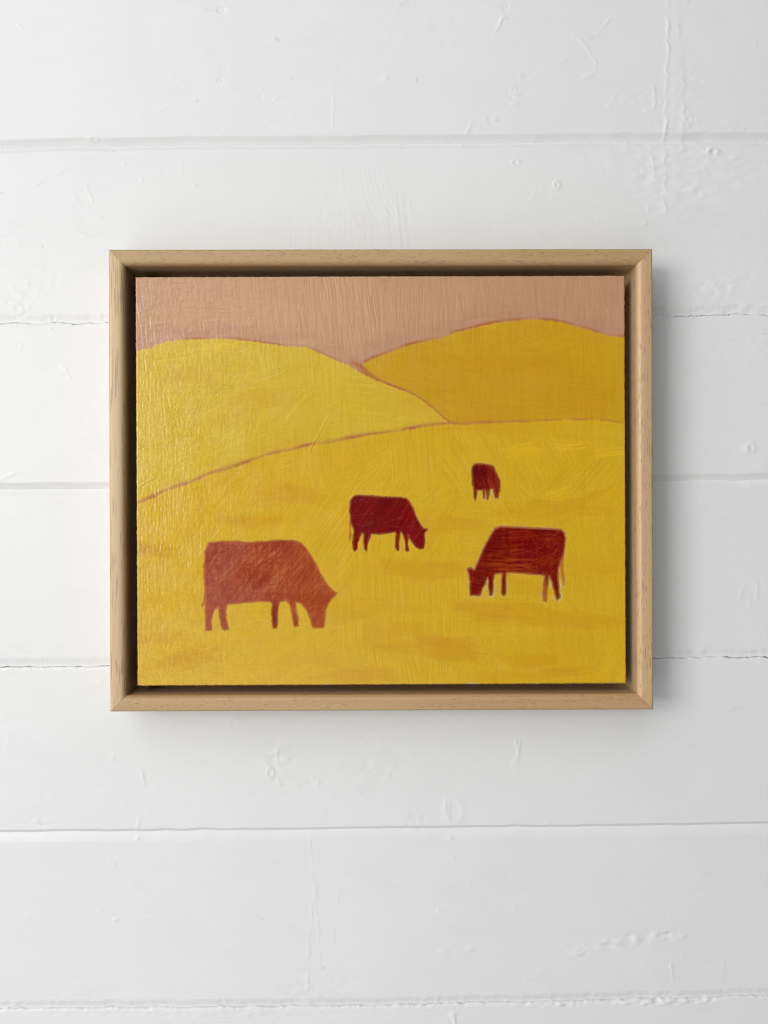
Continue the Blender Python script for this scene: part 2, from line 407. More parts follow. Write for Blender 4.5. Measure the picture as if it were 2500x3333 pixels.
# right of the picture
rough(2350, 930, 110, 50, 0.07, 10, -10, seed=21); ridge([(2335, 905), (2320, 925), (2345, 960)], 6, 0.10)
rough(2440, 1000, 90, 25, 0.07, 9, -8, seed=22); rough(2270, 1010, 160, 18, 0.06, 9, seed=23, stretch=2.5)
bump(2266, 1090, 9, 11, 0.09, ring=True); ridge([(2480, 1085), (2494, 1088)], 3, 0.1, 0.25, 1)
ridge([(2222, 1485), (2240, 1466), (2256, 1456), (2272, 1456)], 5, 0.12)
bump(2428, 1464, 22, 12, 0.22); bump(2444, 1458, 12, 16, 0.16, ring=True); rough(2428, 1466, 30, 16, 0.10, 9, seed=24)
bump(2480, 1518, 24, 16, 0.10); ridge([(2470, 1522), (2500, 1526)], 5, 0.13)
ridge([(2410, 1950), (2414, 1920), (2430, 1894), (2450, 1882), (2464, 1900), (2468, 1930), (2456, 1980)], 5, 0.14, 0, 2)
ridge([(2446, 1900), (2440, 1950), (2436, 1990)], 5, 0.10)
ridge([(2358, 1678), (2376, 1674), (2390, 1672)], 4, 0.12); ridge([(2400, 1740), (2420, 1744)], 5, 0.08)
rough(2440, 1130, 110, 60, 0.03, 10, -10, seed=25); rough(2400, 1300, 130, 130, 0.02, 9, seed=26, stretch=2)
rough(2350, 2120, 120, 12, 0.08, 8, seed=27, stretch=3)
ridge([(2370, 2302), (2440, 2300), (2500, 2292)], 7, 0.10, 0.03); ridge([(2100, 2305), (2300, 2306)], 4, 0.06)
# left of the picture
bump(58, 1127, 11, 11, 0.06, ring=True)
ridge([(160, 1040), (176, 1056)], 4, 0.22, 0, 1); ridge([(178, 1042), (196, 1062)], 4, 0.22, 0, 1)
bump(168, 1070, 5, 7, 0.08, dirt=0.15)
ridge([(196, 1190), (214, 1204), (222, 1232)], 5, 0.10); rough(200, 1230, 50, 40, 0.02, 10, seed=28)
rough(120, 920, 120, 60, 0.04, 10, -15, seed=29); rough(60, 1000, 60, 40, 0.06, 8, seed=30)
ridge([(5, 1560), (25, 1548), (50, 1540)], 5, 0.09); ridge([(30, 1600), (45, 1612)], 4, 0.07)
ridge([(322, 2140), (326, 2118), (338, 2110), (340, 2090)], 3, -0.06, 0.16, 2)
bump(351, 1611, 2, 4, -0.1, 20, dirt=0.5); bump(330, 2222, 8, 12, 0.10, 20, dirt=0.10)
ridge([(8, 2340), (26, 2352), (30, 2380), (22, 2440)], 5, 0.09)
rough(60, 2120, 110, 60, 0.02, 8, seed=31, stretch=4)
# below the picture
rough(760, 2355, 40, 34, 0.05, 9, seed=32); bump(765, 2352, 20, 18, 0.05, ring=True, dirt=.03)
rough(1000, 2560, 240, 110, 0.030, 10, seed=33); rough(910, 2480, 60, 60, 0.10, 11, seed=34)
ridge([(905, 2430), (900, 2480), (895, 2520), (915, 2550)], 5, 0.12, 0.02)
bump(880, 2516, 10, 16, 0.18, ring=True); ridge([(1016, 2530), (1034, 2536), (1036, 2550)], 5, 0.17, 0, 1)
ridge([(460, 2506), (464, 2530), (470, 2556)], 5, 0.13, 0, 1); ridge([(128, 2552), (134, 2598)], 4.5, 0.12, 0, 1)
ridge([(452, 2664), (448, 2700)], 5, 0.17, 0, 1); bump(448, 2729, 6, 6, 0.2)
ridge([(365, 2480), (366, 2456), (382, 2444), (410, 2455)], 6, 0.07)
ridge([(1680, 2410), (1690, 2450), (1672, 2490), (1678, 2516)], 5, 0.15, 0, 2)
ridge([(1692, 2410), (1690, 2445), (1680, 2490)], 4, 0.10, 0, 2)
ridge([(1430, 2584), (1448, 2600), (1450, 2640), (1464, 2672)], 4, 0.12, 0, 2)
bump(1476, 2640, 30, 36, 0.11, ring=True); ridge([(1462, 2615), (1464, 2670)], 4, 0.12, 0, 1)
bump(1465, 2727, 7, 7, 0.18); bump(1380, 2699, 5, 4, 0.14); bump(1782, 2680, 10, 6, 0.16)
bump(2080, 2685, 8, 4, 0.16); ridge([(2072, 2688), (2090, 2688)], 2, -.1, .2, 1)
rough(300, 2600, 260, 50, 0.02, 9, seed=35); rough(520, 2600, 130, 60, 0.025, 9, seed=36); rough(120, 2680, 70, 20, 0.06, 8, seed=37)
rough(1250, 2470, 130, 90, 0.04, 10, seed=38)
rough(1330, 2680, 120, 60, 0.03, 9, seed=39)
bump(364, 2810, 10, 9, 0.10, ring=True); bump(90, 2986, 6, 8, 0.09, ring=True, dirt=.05)
bump(374, 2993, 9, 6, 0.22); bump(330, 2960, 4, 6, 0.1, dirt=.15); rough(370, 2950, 110, 50, 0.02, 9, seed=40)
ridge([(380, 2995), (520, 2988), (640, 2975)], 4, 0.06); ridge([(840, 2984), (852, 2992)], 3, .1, .2, 1)
bump(1049, 3148, 6, 4, 0.12, dirt=.2); bump(1428, 2962, 6, 5, 0.16); bump(1530, 3088, 12, 9, 0.18); bump(1677, 2954, 8, 10, 0.08)
bump(1534, 2880, 3, 3, 0.1, dirt=.3); bump(1481, 2792, 5, 3, 0.1, 30, dirt=.3); bump(1718, 2792, 2.5, 3, -0.08, dirt=.4)
ridge([(1870, 3104), (1930, 3090), (2000, 3084)], 5, 0.12); rough(2080, 3060, 130, 24, 0.16, 11, -10, seed=41)
rough(2180, 3045, 60, 20, 0.18, 9, seed=42); rough(1870, 3090, 50, 24, 0.06, 8, seed=43)
ridge([(2184, 3140), (2192, 3200), (2202, 3222)], 4, 0.13, 0, 1); ridge([(2180, 2946), (2184, 2990)], 4, 0.06)
ridge([(2350, 3110), (2356, 3200)], 4, 0.06); bump(2286, 2838, 14, 10, 0.08); rough(2290, 2870, 70, 60, 0.02, 9, seed=44)
ridge([(2080, 2740), (2084, 2760)], 4, .07); ridge([(2110, 2765), (2190, 2771)], 3, .05)
bump(1716, 3190, 6, 6, 0.14); ridge([(1440, 3060), (1445, 3110), (1438, 3160)], 5, 0.07); rough(1460, 3090, 60, 30, .03, 10, seed=45)
ridge([(1470, 3300), (1480, 3310), (1484, 3333)], 5, 0.2); bump(1474, 3302, 9, 7, 0.16)
rough(250, 3240, 90, 14, 0.06, 8, seed=46); bump(40, 3278, 16, 7, 0.25); bump(494, 3274, 14, 6, 0.25); bump(1004, 3268, 16, 8, 0.22)
rough(350, 3190, 300, 40, 0.012, 8, seed=47, stretch=5); rough(1500, 3150, 260, 60, 0.02, 7, seed=48, stretch=6)
rough(2000, 2970, 400, 90, 0.012, 8, seed=49, stretch=5); rough(150, 2850, 200, 120, 0.014, 8, seed=50, stretch=6)
rough(2100, 3262, 160, 12, 0.22, 8, seed=51); rough(2290, 3255, 60, 10, 0.26, 8, seed=52); rough(1800, 3272, 130, 9, 0.18, 8, seed=53)
rough(600, 3300, 600, 12, 0.05, 8, seed=54)
# drips and chips strewn elsewhere
rg = np.random.default_rng(5)
for k in range(60):
    x, y = rg.uniform(X0, X1), rg.uniform(Y0, Y1)
    if rg.random() < .5: bump(x, y, rg.uniform(3, 7), rg.uniform(3, 7), rg.uniform(.04, .13))
    elif rg.random() < .6: bump(x, y, rg.uniform(6, 16), rg.uniform(4, 8), rg.uniform(.02, .04), rg.uniform(0, 90), False)
    else:
        a = rg.uniform(0, 6.3); l = rg.uniform(15, 50); ridge([(x, y), (x + l * math.cos(a), y + l * .6 * math.sin(a))], 4, rg.uniform(.04, .09))
for k in range(26):
    rough(rg.uniform(X0, X1), rg.uniform(Y0, Y1), rg.uniform(50, 190), rg.uniform(30, 80), rg.uniform(.010, .028), 9, rg.uniform(-15, 10), k + 60)
WH *= 1.75
WD = np.clip(WD * 1.1, 0, 0.8)

def sample(A, x, y):
    fx = np.clip((x - X0) / PITCH, 0, HW - 1.01); fy = np.clip((y - Y0) / PITCH, 0, HH - 1.01)
    i, j = fy.astype(int), fx.astype(int); u, v = fy - i, fx - j
    return (A[i, j] * (1 - u) + A[i + 1, j] * u) * (1 - v) + (A[i, j + 1] * (1 - u) + A[i + 1, j + 1] * u) * v

def gap(j, x):
    """half width of the open joint and its wander, in photograph pixels"""
    kind = JOINTS[j][1]
    if kind != 'crack': return np.zeros_like(x), n1(x, 60, 40 + j) * 1.0
    wnd = n1(x, 24, 50 + j) * 1.1 + n1(x, 7, 60 + j) * 0.6 + np.round(n1(x, 60, 65 + j) * .8) * 1.6
    g = np.clip(n1(x, 16, 70 + j) * 0.8 + n1(x, 90, 80 + j) * 0.7 + 1.0, 0, 2.2) * 0.95
    return g, wnd

wall = bpy.data.objects.new('wall', None); COL.objects.link(wall)
wall.location = (0, WALL_Y, 0)
wall['kind'] = 'structure'; wall['category'] = 'wall'
wall['label'] = 'white painted plank wall with horizontal boards behind the framed painting'
wall_mat = wall_material()

def edge_drop(dist, width, depth, kind, side):
    """relief (mm) at a distance from a joint; side 'above' is the board above the joint"""
    t = np.clip(dist / width, 0, 1)
    if kind == 'groove':
        return -depth * (0.8 * (1 - t) + 0.2 * (1 - sstep(0, 1, t)))
    if kind == 'crack' and side == 'above':
        return -depth * (1 - sstep(0, 1, t)) 
    return -0.45 * (1 - t) ** 1.5

DEPTH = {2: 2.7, 4: 2.1, 6: 1.6}       # mm, the milled grooves
for b in range(len(JOINTS) - 1):
    jt, jb = b, b + 1
    hidden = b in (3, 4)
    xs = np.arange(-10, 2511, 3.25)
    if hidden:
        xs = np.concatenate([xs[xs < 470], np.arange(470, 2040, 30.0), xs[xs >= 2040]])
    xs = np.concatenate([np.arange(X0 + 5, -12, 9.0), xs, np.arange(2514, X1 - 5, 9.0)])
    outer = b in (0, 7)
    yt0, yb0 = joint_y(jt, xs), joint_y(jb, xs)
    gt, wt = gap(jt, xs); gb, wb = gap(jb, xs)
    yt, yb = yt0 + wt + gt, yb0 + wb - gb
    Hh = float(np.mean(yb - yt))
    pitch = 7.0 if outer else 3.35
    e = np.arange(0, 38, 1.9) / Hh
    mid = np.linspace(e[-1] + pitch / Hh, 1 - e[-1] - pitch / Hh, int((Hh - 76) / pitch))
    v = np.concatenate([e, mid, 1 - e[::-1]])
    Xg = np.broadcast_to(xs, (len(v), len(xs))); Yg = yt[None] * (1 - v[:, None]) + yb[None] * v[:, None]
    H = sample(WH, Xg, Yg); D = sample(WD, Xg, Yg)
    kt, ka = JOINTS[jt][1], JOINTS[jb][1]
    dt_, db_ = Yg - yt[None], yb[None] - Yg
    H = H + edge_drop(dt_, JOINTS[jt][3], DEPTH.get(jt, 1), kt, 'below') + edge_drop(db_, JOINTS[jb][2], DEPTH.get(jb, 1.2), ka, 'above')
    H = H + 0.05 * n1(Xg, 70, 90 + jt) * np.exp(-(dt_ / 25.0) ** 2) + 0.05 * n1(Xg, 70, 90 + jb) * np.exp(-(db_ / 25.0) ** 2)
    P = px2world(Xg, Yg, WALL_Y)
    P[..., 1] = -H / 1000.0
    # returns of the board's edges, going back into the wall
    top = P[0].copy(); top[:, 1] = 0.009
    if kt == 'groove':                      # tongue reaching under the board above
        lip_ = P[0].copy(); lip_[:, 2] += 0.0006; lip_[:, 1] += 0.00012
        P = np.concatenate([lip_[None], P]); D = np.concatenate([D[:1], D]); top[:, 2] += 0.0006
    bot = P[-1].copy(); bot[:, 1] = 0.009
    P = np.concatenate([top[None], P, bot[None]]); D = np.concatenate([D[:1] , D, D[-1:]])
    nr, nc = P.shape[:2]
    idx = np.arange(nr * nc).reshape(nr, nc)
    q = np.stack([idx[:-1, :-1], idx[1:, :-1], idx[1:, 1:], idx[:-1, 1:]], -1).reshape(-1, 4)
    d = np.repeat(D.reshape(-1, 1), 4, 1); d[:, 3] = 1
    me = np_mesh('plank', P.reshape(-1, 3), q, color=d, attr='wear')
    link('plank', me, wall, wall_mat)
# dark sheathing seen through the open joints
bm_co = [px2world(X0, Y0, 0.04), px2world(X1, Y0, 0.04), px2world(X1, Y1, 0.04), px2world(X0, Y1, 0.04)]
co = np.array([[c[0], d, c[2]] for d in (0.009, 0.015) for c in bm_co])
q = np.array([[0, 3, 2, 1], [4, 5, 6, 7], [0, 1, 5, 4], [1, 2, 6, 5], [2, 3, 7, 6], [3, 0, 4, 7]])
link('backing_board', np_mesh('backing_board', co, q), wall, plain('bare_board', (0.10, 0.08, 0.06)))
del WH, WD, XX, YY

# ------------------------------------------------------------------ the framed painting
thing = bpy.data.objects.new('framed_painting', None); COL.objects.link(thing)
thing.location = (0, 0.032, -0.1424)
thing['label'] = 'pale wood floater frame holding a yellow painting of four red cows on white planks'
thing['category'] = 'painting'
OFF = Vector((0, -0.032, 0.1424))      # frame centre relative to the Empty

FW, FH, DEP = 0.33542, 0.28476, 0.0312
prof = []                               # (inward, forward) in mm
prof += [(0.0, -DEP * 1000), (0.0, -10)]
for k in range(7):
    a = math.radians(180 - 15 * k); prof.append((1.5 + 1.5 * math.cos(a), -1.5 + 1.5 * math.sin(a)))
prof += [(3.4, 0.03), (5.2, 0.03)]
RI = 3.4; WI = 9.7
for k in range(9):
    a = math.radians(90 - 11.25 * k); prof.append((WI - RI + RI * math.cos(a), -RI + RI * math.sin(a)))
prof += [(WI + 0.05, -8), (WI + 0.1, -16), (WI + 0.1, -29.4), (22, -29.6), (22, -DEP * 1000)]
prof = np.array(prof) / 1000

def rail_mesh(Lh):
    n = 60; co = []; m = len(prof)
    for i in range(n + 1):
        t = i / n * 2 - 1
        for (y, z) in prof: co.append((t * (Lh / 2 - y - 0.00005), y, z))
    co = np.array(co); idx = np.arange((n + 1) * m).reshape(n + 1, m)
    q = [ [idx[i, j], idx[i + 1, j], idx[i + 1, (j + 1) % m], idx[i, (j + 1) % m]] for i in range(n) for j in range(m)]
    me = bpy.data.meshes.new('frame_rail')
    faces = q + [list(idx[0])[::1], list(idx[n])[::-1]]
    me.from_pydata(co.tolist(), [], [[int(k) for k in f] for f in faces])
    me.update()
    import bmesh
    b = bmesh.new(); b.from_mesh(me); bmesh.ops.recalc_face_normals(b, faces=b.faces); b.to_mesh(me); b.free()
    for pl in me.polygons: pl.use_smooth = True
    me.set_sharp_from_angle(angle=math.radians(35))
    return me
wood = dict(
    top=wood_material('pale_wood_top', 1.0, 2.2, 3, 0.785, ((0.463, 0.294, 0.139), (0.529, 0.349, 0.174))),
    bottom=wood_material('pale_wood_bottom', 2.3, 2.0, -4, 0.80, ((0.483, 0.299, 0.144), (0.546, 0.352, 0.176))),
    left=wood_material('pale_wood_left', 3.1, 9.5, 2.2, 0.76, ((0.586, 0.404, 0.219), (0.648, 0.459, 0.263))),
    right=wood_material('pale_wood_right', 4.7, 3.4, -14, 0.785, ((0.562, 0.367, 0.196), (0.622, 0.419, 0.237))))
zax = Vector((0, -1, 0))
for key, inward, Lh, off in (('top', Vector((0, 0, -1)), FW, Vector((0, 0, FH / 2))), ('bottom', Vector((0, 0, 1)), FW, Vector((0, 0, -FH / 2))),
                             ('left', Vector((1, 0, 0)), FH, Vector((-FW / 2, 0, 0))), ('right', Vector((-1, 0, 0)), FH, Vector((FW / 2, 0, 0)))):
    o = link('frame_rail', rail_mesh(Lh), thing, wood[key])
    xax = inward.cross(zax)
    M = Matrix((xax, inward, zax)).transposed().to_4x4(); M.translation = OFF + off
    o.matrix_basis = M
# backing sheet behind the panel, inside the frame
def slab(name, w_, h_, y0, y1, mat, parent, loc, rot=0.0, bev=0.0005):
    import bmesh
    me = bpy.data.meshes.new(name); b = bmesh.new(); bmesh.ops.create_cube(b, size=1)
    for v_ in b.verts: v_.co = Vector((v_.co.x * w_, y0 if v_.co.y < 0 else y1, v_.co.z * h_))
    bmesh.ops.bevel(b, geom=b.edges[:], offset=bev, segments=2, affect='EDGES')
    b.to_mesh(me); b.free()
    o = link(name, me, parent, mat); o.location = loc; o.rotation_euler = (0, rot, 0); return o
slab('backing_sheet', FW - 0.02, FH - 0.02, 0.0299, 0.0309, plain('shade_brown_backing', (0.05, 0.022, 0.009), 0.8), thing, OFF)  # near-black brown paints in the shade at the bottom of the gap

# ------------------------------------------------------------------ the painted panel
PW, PH = 0.3048, 0.2545
PC = Vector((-0.00016, 0.0060, -0.000076)); PROT = -0.001437
NX, NY = 960, 802
A0 = np.array([441.5, 900.5]); AS = np.array([1591.0, -5.0]); AT = np.array([7.0, 1329.0])
SC = 1591.0 / NX                       # photograph pixels per canvas cell
Minv = np.linalg.inv(np.stack([AS, AT], 1))
def S(pts):                            # photograph pixels -> canvas cells
    q = (np.asarray(pts, float) - A0) @ Minv.T
    return q * np.array([NX - 1, NY - 1])
cy, cx = np.mgrid[0:NY, 0:NX].astype(np.float32)
def vn(sy, sx, seed): return vnoise(NY, NX, sy, sx, seed)

# -- outlines
Z1 = lambda L: [(440 + a * .48222, 890 + b_ * .48222) for a, b_ in L]
Z2 = lambda L: [(1240 + a * .48222, 890 + b_ * .48222) for a, b_ in L]
Z3 = lambda L: [(440 + a * .48222, 1560 + b_ * .48222) for a, b_ in L]
Z4 = lambda L: [(1240 + a * .48222, 1560 + b_ * .48222) for a, b_ in L]
hillL = Z1([(-20, 522), (5, 520), (100, 502), (180, 467), (280, 447), (400, 441), (640, 441), (800, 457), (900, 472), (1000, 487), (1080, 489), (1160, 499), (1230, 527), (1300, 562), (1370, 590), (1430, 612), (1500, 655), (1560, 690), (1640, 724)]) + \
        Z2([(80, 762), (150, 788), (240, 832), (300, 872), (350, 912), (400, 957), (440, 992), (478, 1018)])
hillR = Z1([(1535, 605), (1600, 572)]) + Z2([(0, 552), (60, 527), (120, 507), (200, 477), (300, 457), (400, 432), (500, 397), (600, 372), (700, 347), (770, 332), (850, 321), (950, 313), (1050, 311), (1150, 319), (1220, 331), (1300, 351), (1380, 371), (1460, 396), (1550, 421), (1680, 434)])
field = Z3([(-20, 170), (20, 155), (130, 115), (200, 76), (290, 46), (380, 20)]) + Z1([(500, 1352), (600, 1322), (700, 1290), (800, 1256), (870, 1232), (950, 1211), (1050, 1191), (1150, 1166), (1250, 1146), (1400, 1121), (1500, 1101), (1600, 1086)]) + \
        Z2([(0, 1080), (100, 1065), (200, 1050), (300, 1031), (400, 1019), (475, 1016), (560, 1021), (650, 1016), (800, 1006), (950, 1001), (1100, 996), (1250, 989), (1400, 989), (1480, 991), (1560, 1001), (1690, 1030)])
def edge_fn(P, before, after):
    q = S(P); e = np.interp(cx[0], q[:, 0], q[:, 1], left=before if before is not None else q[0, 1], right=after if after is not None else q[-1, 1])
    return e.astype(np.float32)
eL, eR, eF = edge_fn(hillL, None, 5000), edge_fn(hillR, 5000, None), edge_fn(field, None, None)

def crop(ox, oy, k, L): return S([(ox + a * k, oy + b_ * k) for a, b_ in L])
cows = [
 dict(k='big', body=crop(600, 1700, .33153, [(235,190),(330,178),(530,178),(600,188),(800,180),(960,165),(1070,172),(1150,195),(1200,250),(1250,330),(1300,420),(1350,520),(1400,600),(1450,655),(1495,690),(1475,720),(1450,745),(1415,800),(1390,860),(1385,930),(1375,1000),(1365,1030),(1300,1035),(1260,1035),(1245,980),(1225,910),(1190,850),(1140,790),(1095,780),(1105,880),(1122,960),(1122,1015),(1080,1025),(1062,960),(1050,860),(1030,790),(1000,762),(940,775),(925,830),(918,900),(915,1000),(905,1035),(870,1035),(858,960),(853,860),(862,790),(840,772),(700,775),(600,785),(500,795),(425,805),(412,850),(412,930),(425,1000),(440,1040),(400,1060),(370,1045),(350,960),(340,880),(338,825),(300,850),(275,910),(270,980),(270,1055),(210,1055),(208,960),(205,850),(205,780),(212,700),(200,600),(192,500),(198,380),(205,280)]),
      tail=crop(600, 1700, .33153, [(215,650),(208,740),(195,800),(172,835),(164,812),(186,760),(200,680)])),
 dict(k='mid', body=crop(1100, 1570, .19289, [(250,235),(300,205),(500,215),(700,232),(900,240),(1050,235),(1150,255),(1210,320),(1260,420),(1310,540),(1360,640),(1410,730),(1440,770),(1510,780),(1500,820),(1470,850),(1465,950),(1465,1040),(1450,1110),(1380,1125),(1310,1090),(1260,1020),(1200,920),(1185,880),(1185,960),(1185,1060),(1200,1150),(1170,1165),(1145,1130),(1135,1040),(1125,950),(1090,860),(1060,830),(1040,900),(1030,1000),(1025,1130),(990,1150),(970,1060),(965,950),(980,860),(960,835),(850,850),(700,868),(560,865),(530,930),(505,1010),(500,1110),(480,1155),(445,1110),(428,1020),(432,930),(435,860),(400,850),(370,910),(350,1000),(330,1120),(285,1165),(255,1110),(250,1010),(262,900),(262,780),(235,720),(210,640),(197,520),(195,400),(210,300)]),
      tail=crop(1100, 1570, .19289, [(205,600),(222,780),(228,900),(200,985),(183,965),(196,850),(193,700)])),
 dict(k='right', body=crop(1480, 1670, .24111, [(540,200),(620,175),(760,178),(950,190),(1150,200),(1300,205),(1440,215),(1485,260),(1500,330),(1490,450),(1470,560),(1430,660),(1405,760),(1400,860),(1410,1000),(1420,1130),(1390,1170),(1365,1120),(1340,1020),(1310,920),(1275,850),(1265,960),(1245,1080),(1235,1190),(1200,1180),(1190,1080),(1195,980),(1215,850),(1150,835),(1000,820),(850,803),(700,800),(695,880),(692,1000),(690,1080),(670,1125),(645,1100),(635,1020),(632,900),(640,805),(560,820),(535,835),(530,900),(525,1000),(505,1105),(475,1105),(460,1020),(452,920),(445,870),(420,940),(380,1020),(345,1110),(210,1110),(200,1020),(205,920),(190,830),(165,750),(215,730),(260,760),(275,740),(310,660),(350,560),(400,450),(450,350),(500,260)]),
      tail=crop(1480, 1670, .24111, [(1495,350),(1480,560),(1470,660),(1480,800),(1492,880),(1480,970),(1465,985),(1450,900),(1425,760),(1420,700),(1450,600),(1470,450)])),
 dict(k='small', body=crop(1490, 1480, .1085, [(420,350),(510,270),(620,250),(800,265),(960,290),(1080,330),(1120,430),(1170,560),(1220,680),(1270,780),(1285,900),(1260,1040),(1295,1060),(1240,1140),(1215,1300),(1110,1290),(1090,1180),(1060,1030),(1000,1010),(940,1080),(930,1200),(905,1350),(880,1340),(865,1200),(850,1070),(815,1060),(800,1200),(810,1310),(770,1320),(755,1200),(750,1060),(700,1065),(580,1075),(570,1160),(560,1280),(520,1360),(485,1280),(475,1150),(468,1050),(440,850),(425,650),(410,500)]),
      tail=None)]

# -- brush strokes: relief (mm) and tone
rs = np.random.default_rng(77)
BV, BU = 4096, 512
br = rs.standard_normal((BV, BU // 64 + 5)).astype(np.float32)
br = _interp(br, BU, 64, 1)
def _sm(a, k):
    c = a.copy()
    for i in range(1, k + 1): c += (np.roll(a, i, 0) + np.roll(a, -i, 0)) * (1 - i / (k + 1))
    return c
br = _sm(br, 4); br -= br.mean(0); br /= br.std()
bh = _sm(rs.standard_normal((BV, 1)).astype(np.float32), 10)[:, 0]; bh /= bh.std()
WEAVE = vn(28, 1.9, 202) * 0.012 + vn(1.9, 22, 203) * 0.007 + vn(2.0, 2.0, 200) * 0.008
WEAVE = WEAVE + (vn(7, 1.9, 204) * .026 + vn(1.9, 7, 205) * .016 + vn(2, 2, 206) * .016) * sstep(.45, .05, cx / NX)
PHT = WEAVE.copy()
TON = np.zeros((NY, NX), np.float32)

def stroke(x, y, length, width, ang, curve=0.0, amp=0.03, cover=0.75, tone=None, talpha=0.0, dens=3.2, edge=0.02, clip=None):
    R_ = length / 2 + width
    a0, a1, b0, b1 = max(0, int(x - R_)), min(NX, int(x + R_)), max(0, int(y - R_)), min(NY, int(y + R_))
    if a1 <= a0 or b1 <= b0: return
    s = (slice(b0, b1), slice(a0, a1)); X, Y = cx[s] - x, cy[s] - y
    c, q = math.cos(ang), math.sin(ang)
    u = X * c + Y * q; v = -X * q + Y * c + curve * u * u
    ov, ou = int(rs.integers(BV)), int(rs.integers(BU))
    iv = (v * dens + ov + 8192).astype(np.int32) % BV
    bri = br[iv, (u * 1.0 + ou + 8192).astype(np.int32) % BU]
    rag = bh[iv]
    m = np.clip((width / 2 - np.abs(v)) / 2.5 + 0.5, 0, 1) * np.clip((length / 2 + rag * length * .07 - np.abs(u)) / (length * .10), 0, 1)
    if clip is not None: m = m * clip[s]
    am = m * cover
    lip = np.exp(-((np.abs(v) - width / 2 + 1.5) / 1.6) ** 2) * edge * .4 * m
    PHT[s] = PHT[s] * (1 - am) + am * (amp * 1.15 * (1 - .5 * (x < NX * .35)) * bri + .7 * WEAVE[s]) + lip
    if tone is not None:
        ta = np.clip(m * talpha * np.clip(.75 + 0.8 * bri, 0, 2.2), 0, 1)
        TON[s] = TON[s] * (1 - ta) + ta * tone

def cluster(x, y, rx, ry, n, ang, spread, length, width, amp, cover=.7, curve=0.0, tone=None, talpha=0.0, tspread=0.06, clip=None, radial=None, edge=0.02):
    """x, y, rx, ry in photograph pixels; ang in degrees (0 along, 90 down)"""
    c = S([(x, y)])[0]
    for _ in range(n):
        t, r_ = rs.uniform(0, 2 * math.pi), math.sqrt(rs.random())
        px_, py_ = c[0] + rx / SC * r_ * math.cos(t), c[1] + ry / SC * r_ * math.sin(t)
        a = math.radians(ang + rs.normal() * spread * .6)
        if radial is not None:
            rc = S([radial])[0]; a = math.atan2(py_ - rc[1], px_ - rc[0]) + math.pi / 2 + rs.normal() * .1
        stroke(px_, py_, length * 1.25 / SC * rs.uniform(.7, 1.25), width * 1.5 / SC * rs.uniform(.6, 1.4), a, curve * rs.normal() + (abs(curve) * .5 if curve else 0),
               amp * rs.uniform(.6, 1.3), cover, None if tone is None else tone + rs.normal() * tspread, talpha, edge=edge)

def grid_fill(x0, y0, x1, y1, step, ang, spread, length, width, amp, cover=.6, prob=1.0, tspread=.05, talpha=.35, curve=0.0, edge=0.012):
    for yy in np.arange(y0, y1, step):
        for xx in np.arange(x0, x1, step):
            if rs.random() > prob: continue
            c = S([(xx + rs.uniform(-step, step), yy + rs.uniform(-step, step))])[0]
            stroke(c[0], c[1], length * 1.2 / SC * rs.uniform(.6, 1.3), width * 1.4 / SC * rs.uniform(.6, 1.4), math.radians(ang + rs.normal() * spread * .6),
                   curve * rs.normal(), amp * rs.uniform(.6, 1.25), cover, rs.normal() * tspread, talpha, edge=edge)

# ground coat: cross-hatched priming
grid_fill(440, 900, 2040, 2230, 70, 88, 4, 260, 46, 0.026, .7)
grid_fill(440, 900, 2040, 2230, 90, 1, 5, 240, 40, 0.016, .45)
# pink sky: long near-vertical strokes, leaning
grid_fill(440, 890, 1300, 1230, 52, 84, 2.5, 230, 50, 0.034, .7)
grid_fill(1200, 890, 2040, 1120, 58, 88, 8, 190, 46, 0.022, .65)
grid_fill(440, 900, 760, 1240, 60, 2, 5, 150, 36, 0.028, .45)
# left hill
grid_fill(440, 1110, 1250, 1300, 52, 84, 3, 210, 44, 0.038, .75)
grid_fill(440, 1280, 760, 1600, 52, 88, 5, 150, 36, 0.030, .7)
grid_fill(440, 1180, 640, 1620, 48, 4, 6, 130, 30, 0.030, .45)
cluster(860, 1340, 260, 110, 60, -12, 25, 120, 34, 0.026, .75, .002)
cluster(650, 1400, 150, 130, 40, 150, 30, 100, 30, 0.030, .7, .003)
cluster(700, 1520, 210, 70, 40, -38, 10, 170, 30, 0.030, .7)
cluster(1120, 1300, 180, 130, 46, 82, 8, 170, 36, 0.024, .7)
cluster(1250, 1400, 150, 60, 26, 75, 10, 120, 34, 0.022, .6)
cluster(930, 1410, 120, 110, 26, -60, 10, 170, 30, 0.03, .7, .002, radial=(1080, 1500))
# right hill: soft, crosswise
cluster(1600, 1250, 400, 190, 120, 5, 10, 210, 46, 0.018, .7)
cluster(1650, 1200, 380, 150, 60, 88, 4, 130, 34, 0.020, .6)
cluster(1900, 1240, 150, 160, 36, 88, 5, 170, 40, 0.014, .6)
cluster(1760, 1120, 200, 40, 22, -25, 10, 110, 30, 0.018, .6)
# field
cluster(640, 1600, 180, 60, 34, -30, 9, 170, 34, 0.034, .7)
cluster(900, 1500, 260, 60, 50, -20, 9, 190, 36, 0.026, .7)
cluster(620, 1680, 180, 70, 40, 88, 6, 110, 34, 0.032, .7)
cluster(820, 1660, 160, 90, 44, -35, 30, 100, 30, 0.036, .75, .004)
cluster(980, 1640, 160, 90, 40, -65, 15, 120, 30, 0.032, .7, .003)
cluster(1180, 1500, 190, 80, 44, 80, 12, 150, 34, 0.022, .65)
cluster(1330, 1560, 170, 130, 46, -60, 10, 170, 30, 0.026, .7, .002, radial=(1500, 1750))
cluster(1500, 1480, 200, 70, 40, 84, 8, 130, 34, 0.022, .65)
cluster(1760, 1560, 260, 130, 70, 62, 7, 190, 34, 0.022, .65)
cluster(1880, 1700, 170, 170, 50, -45, 10, 170, 30, 0.022, .65)
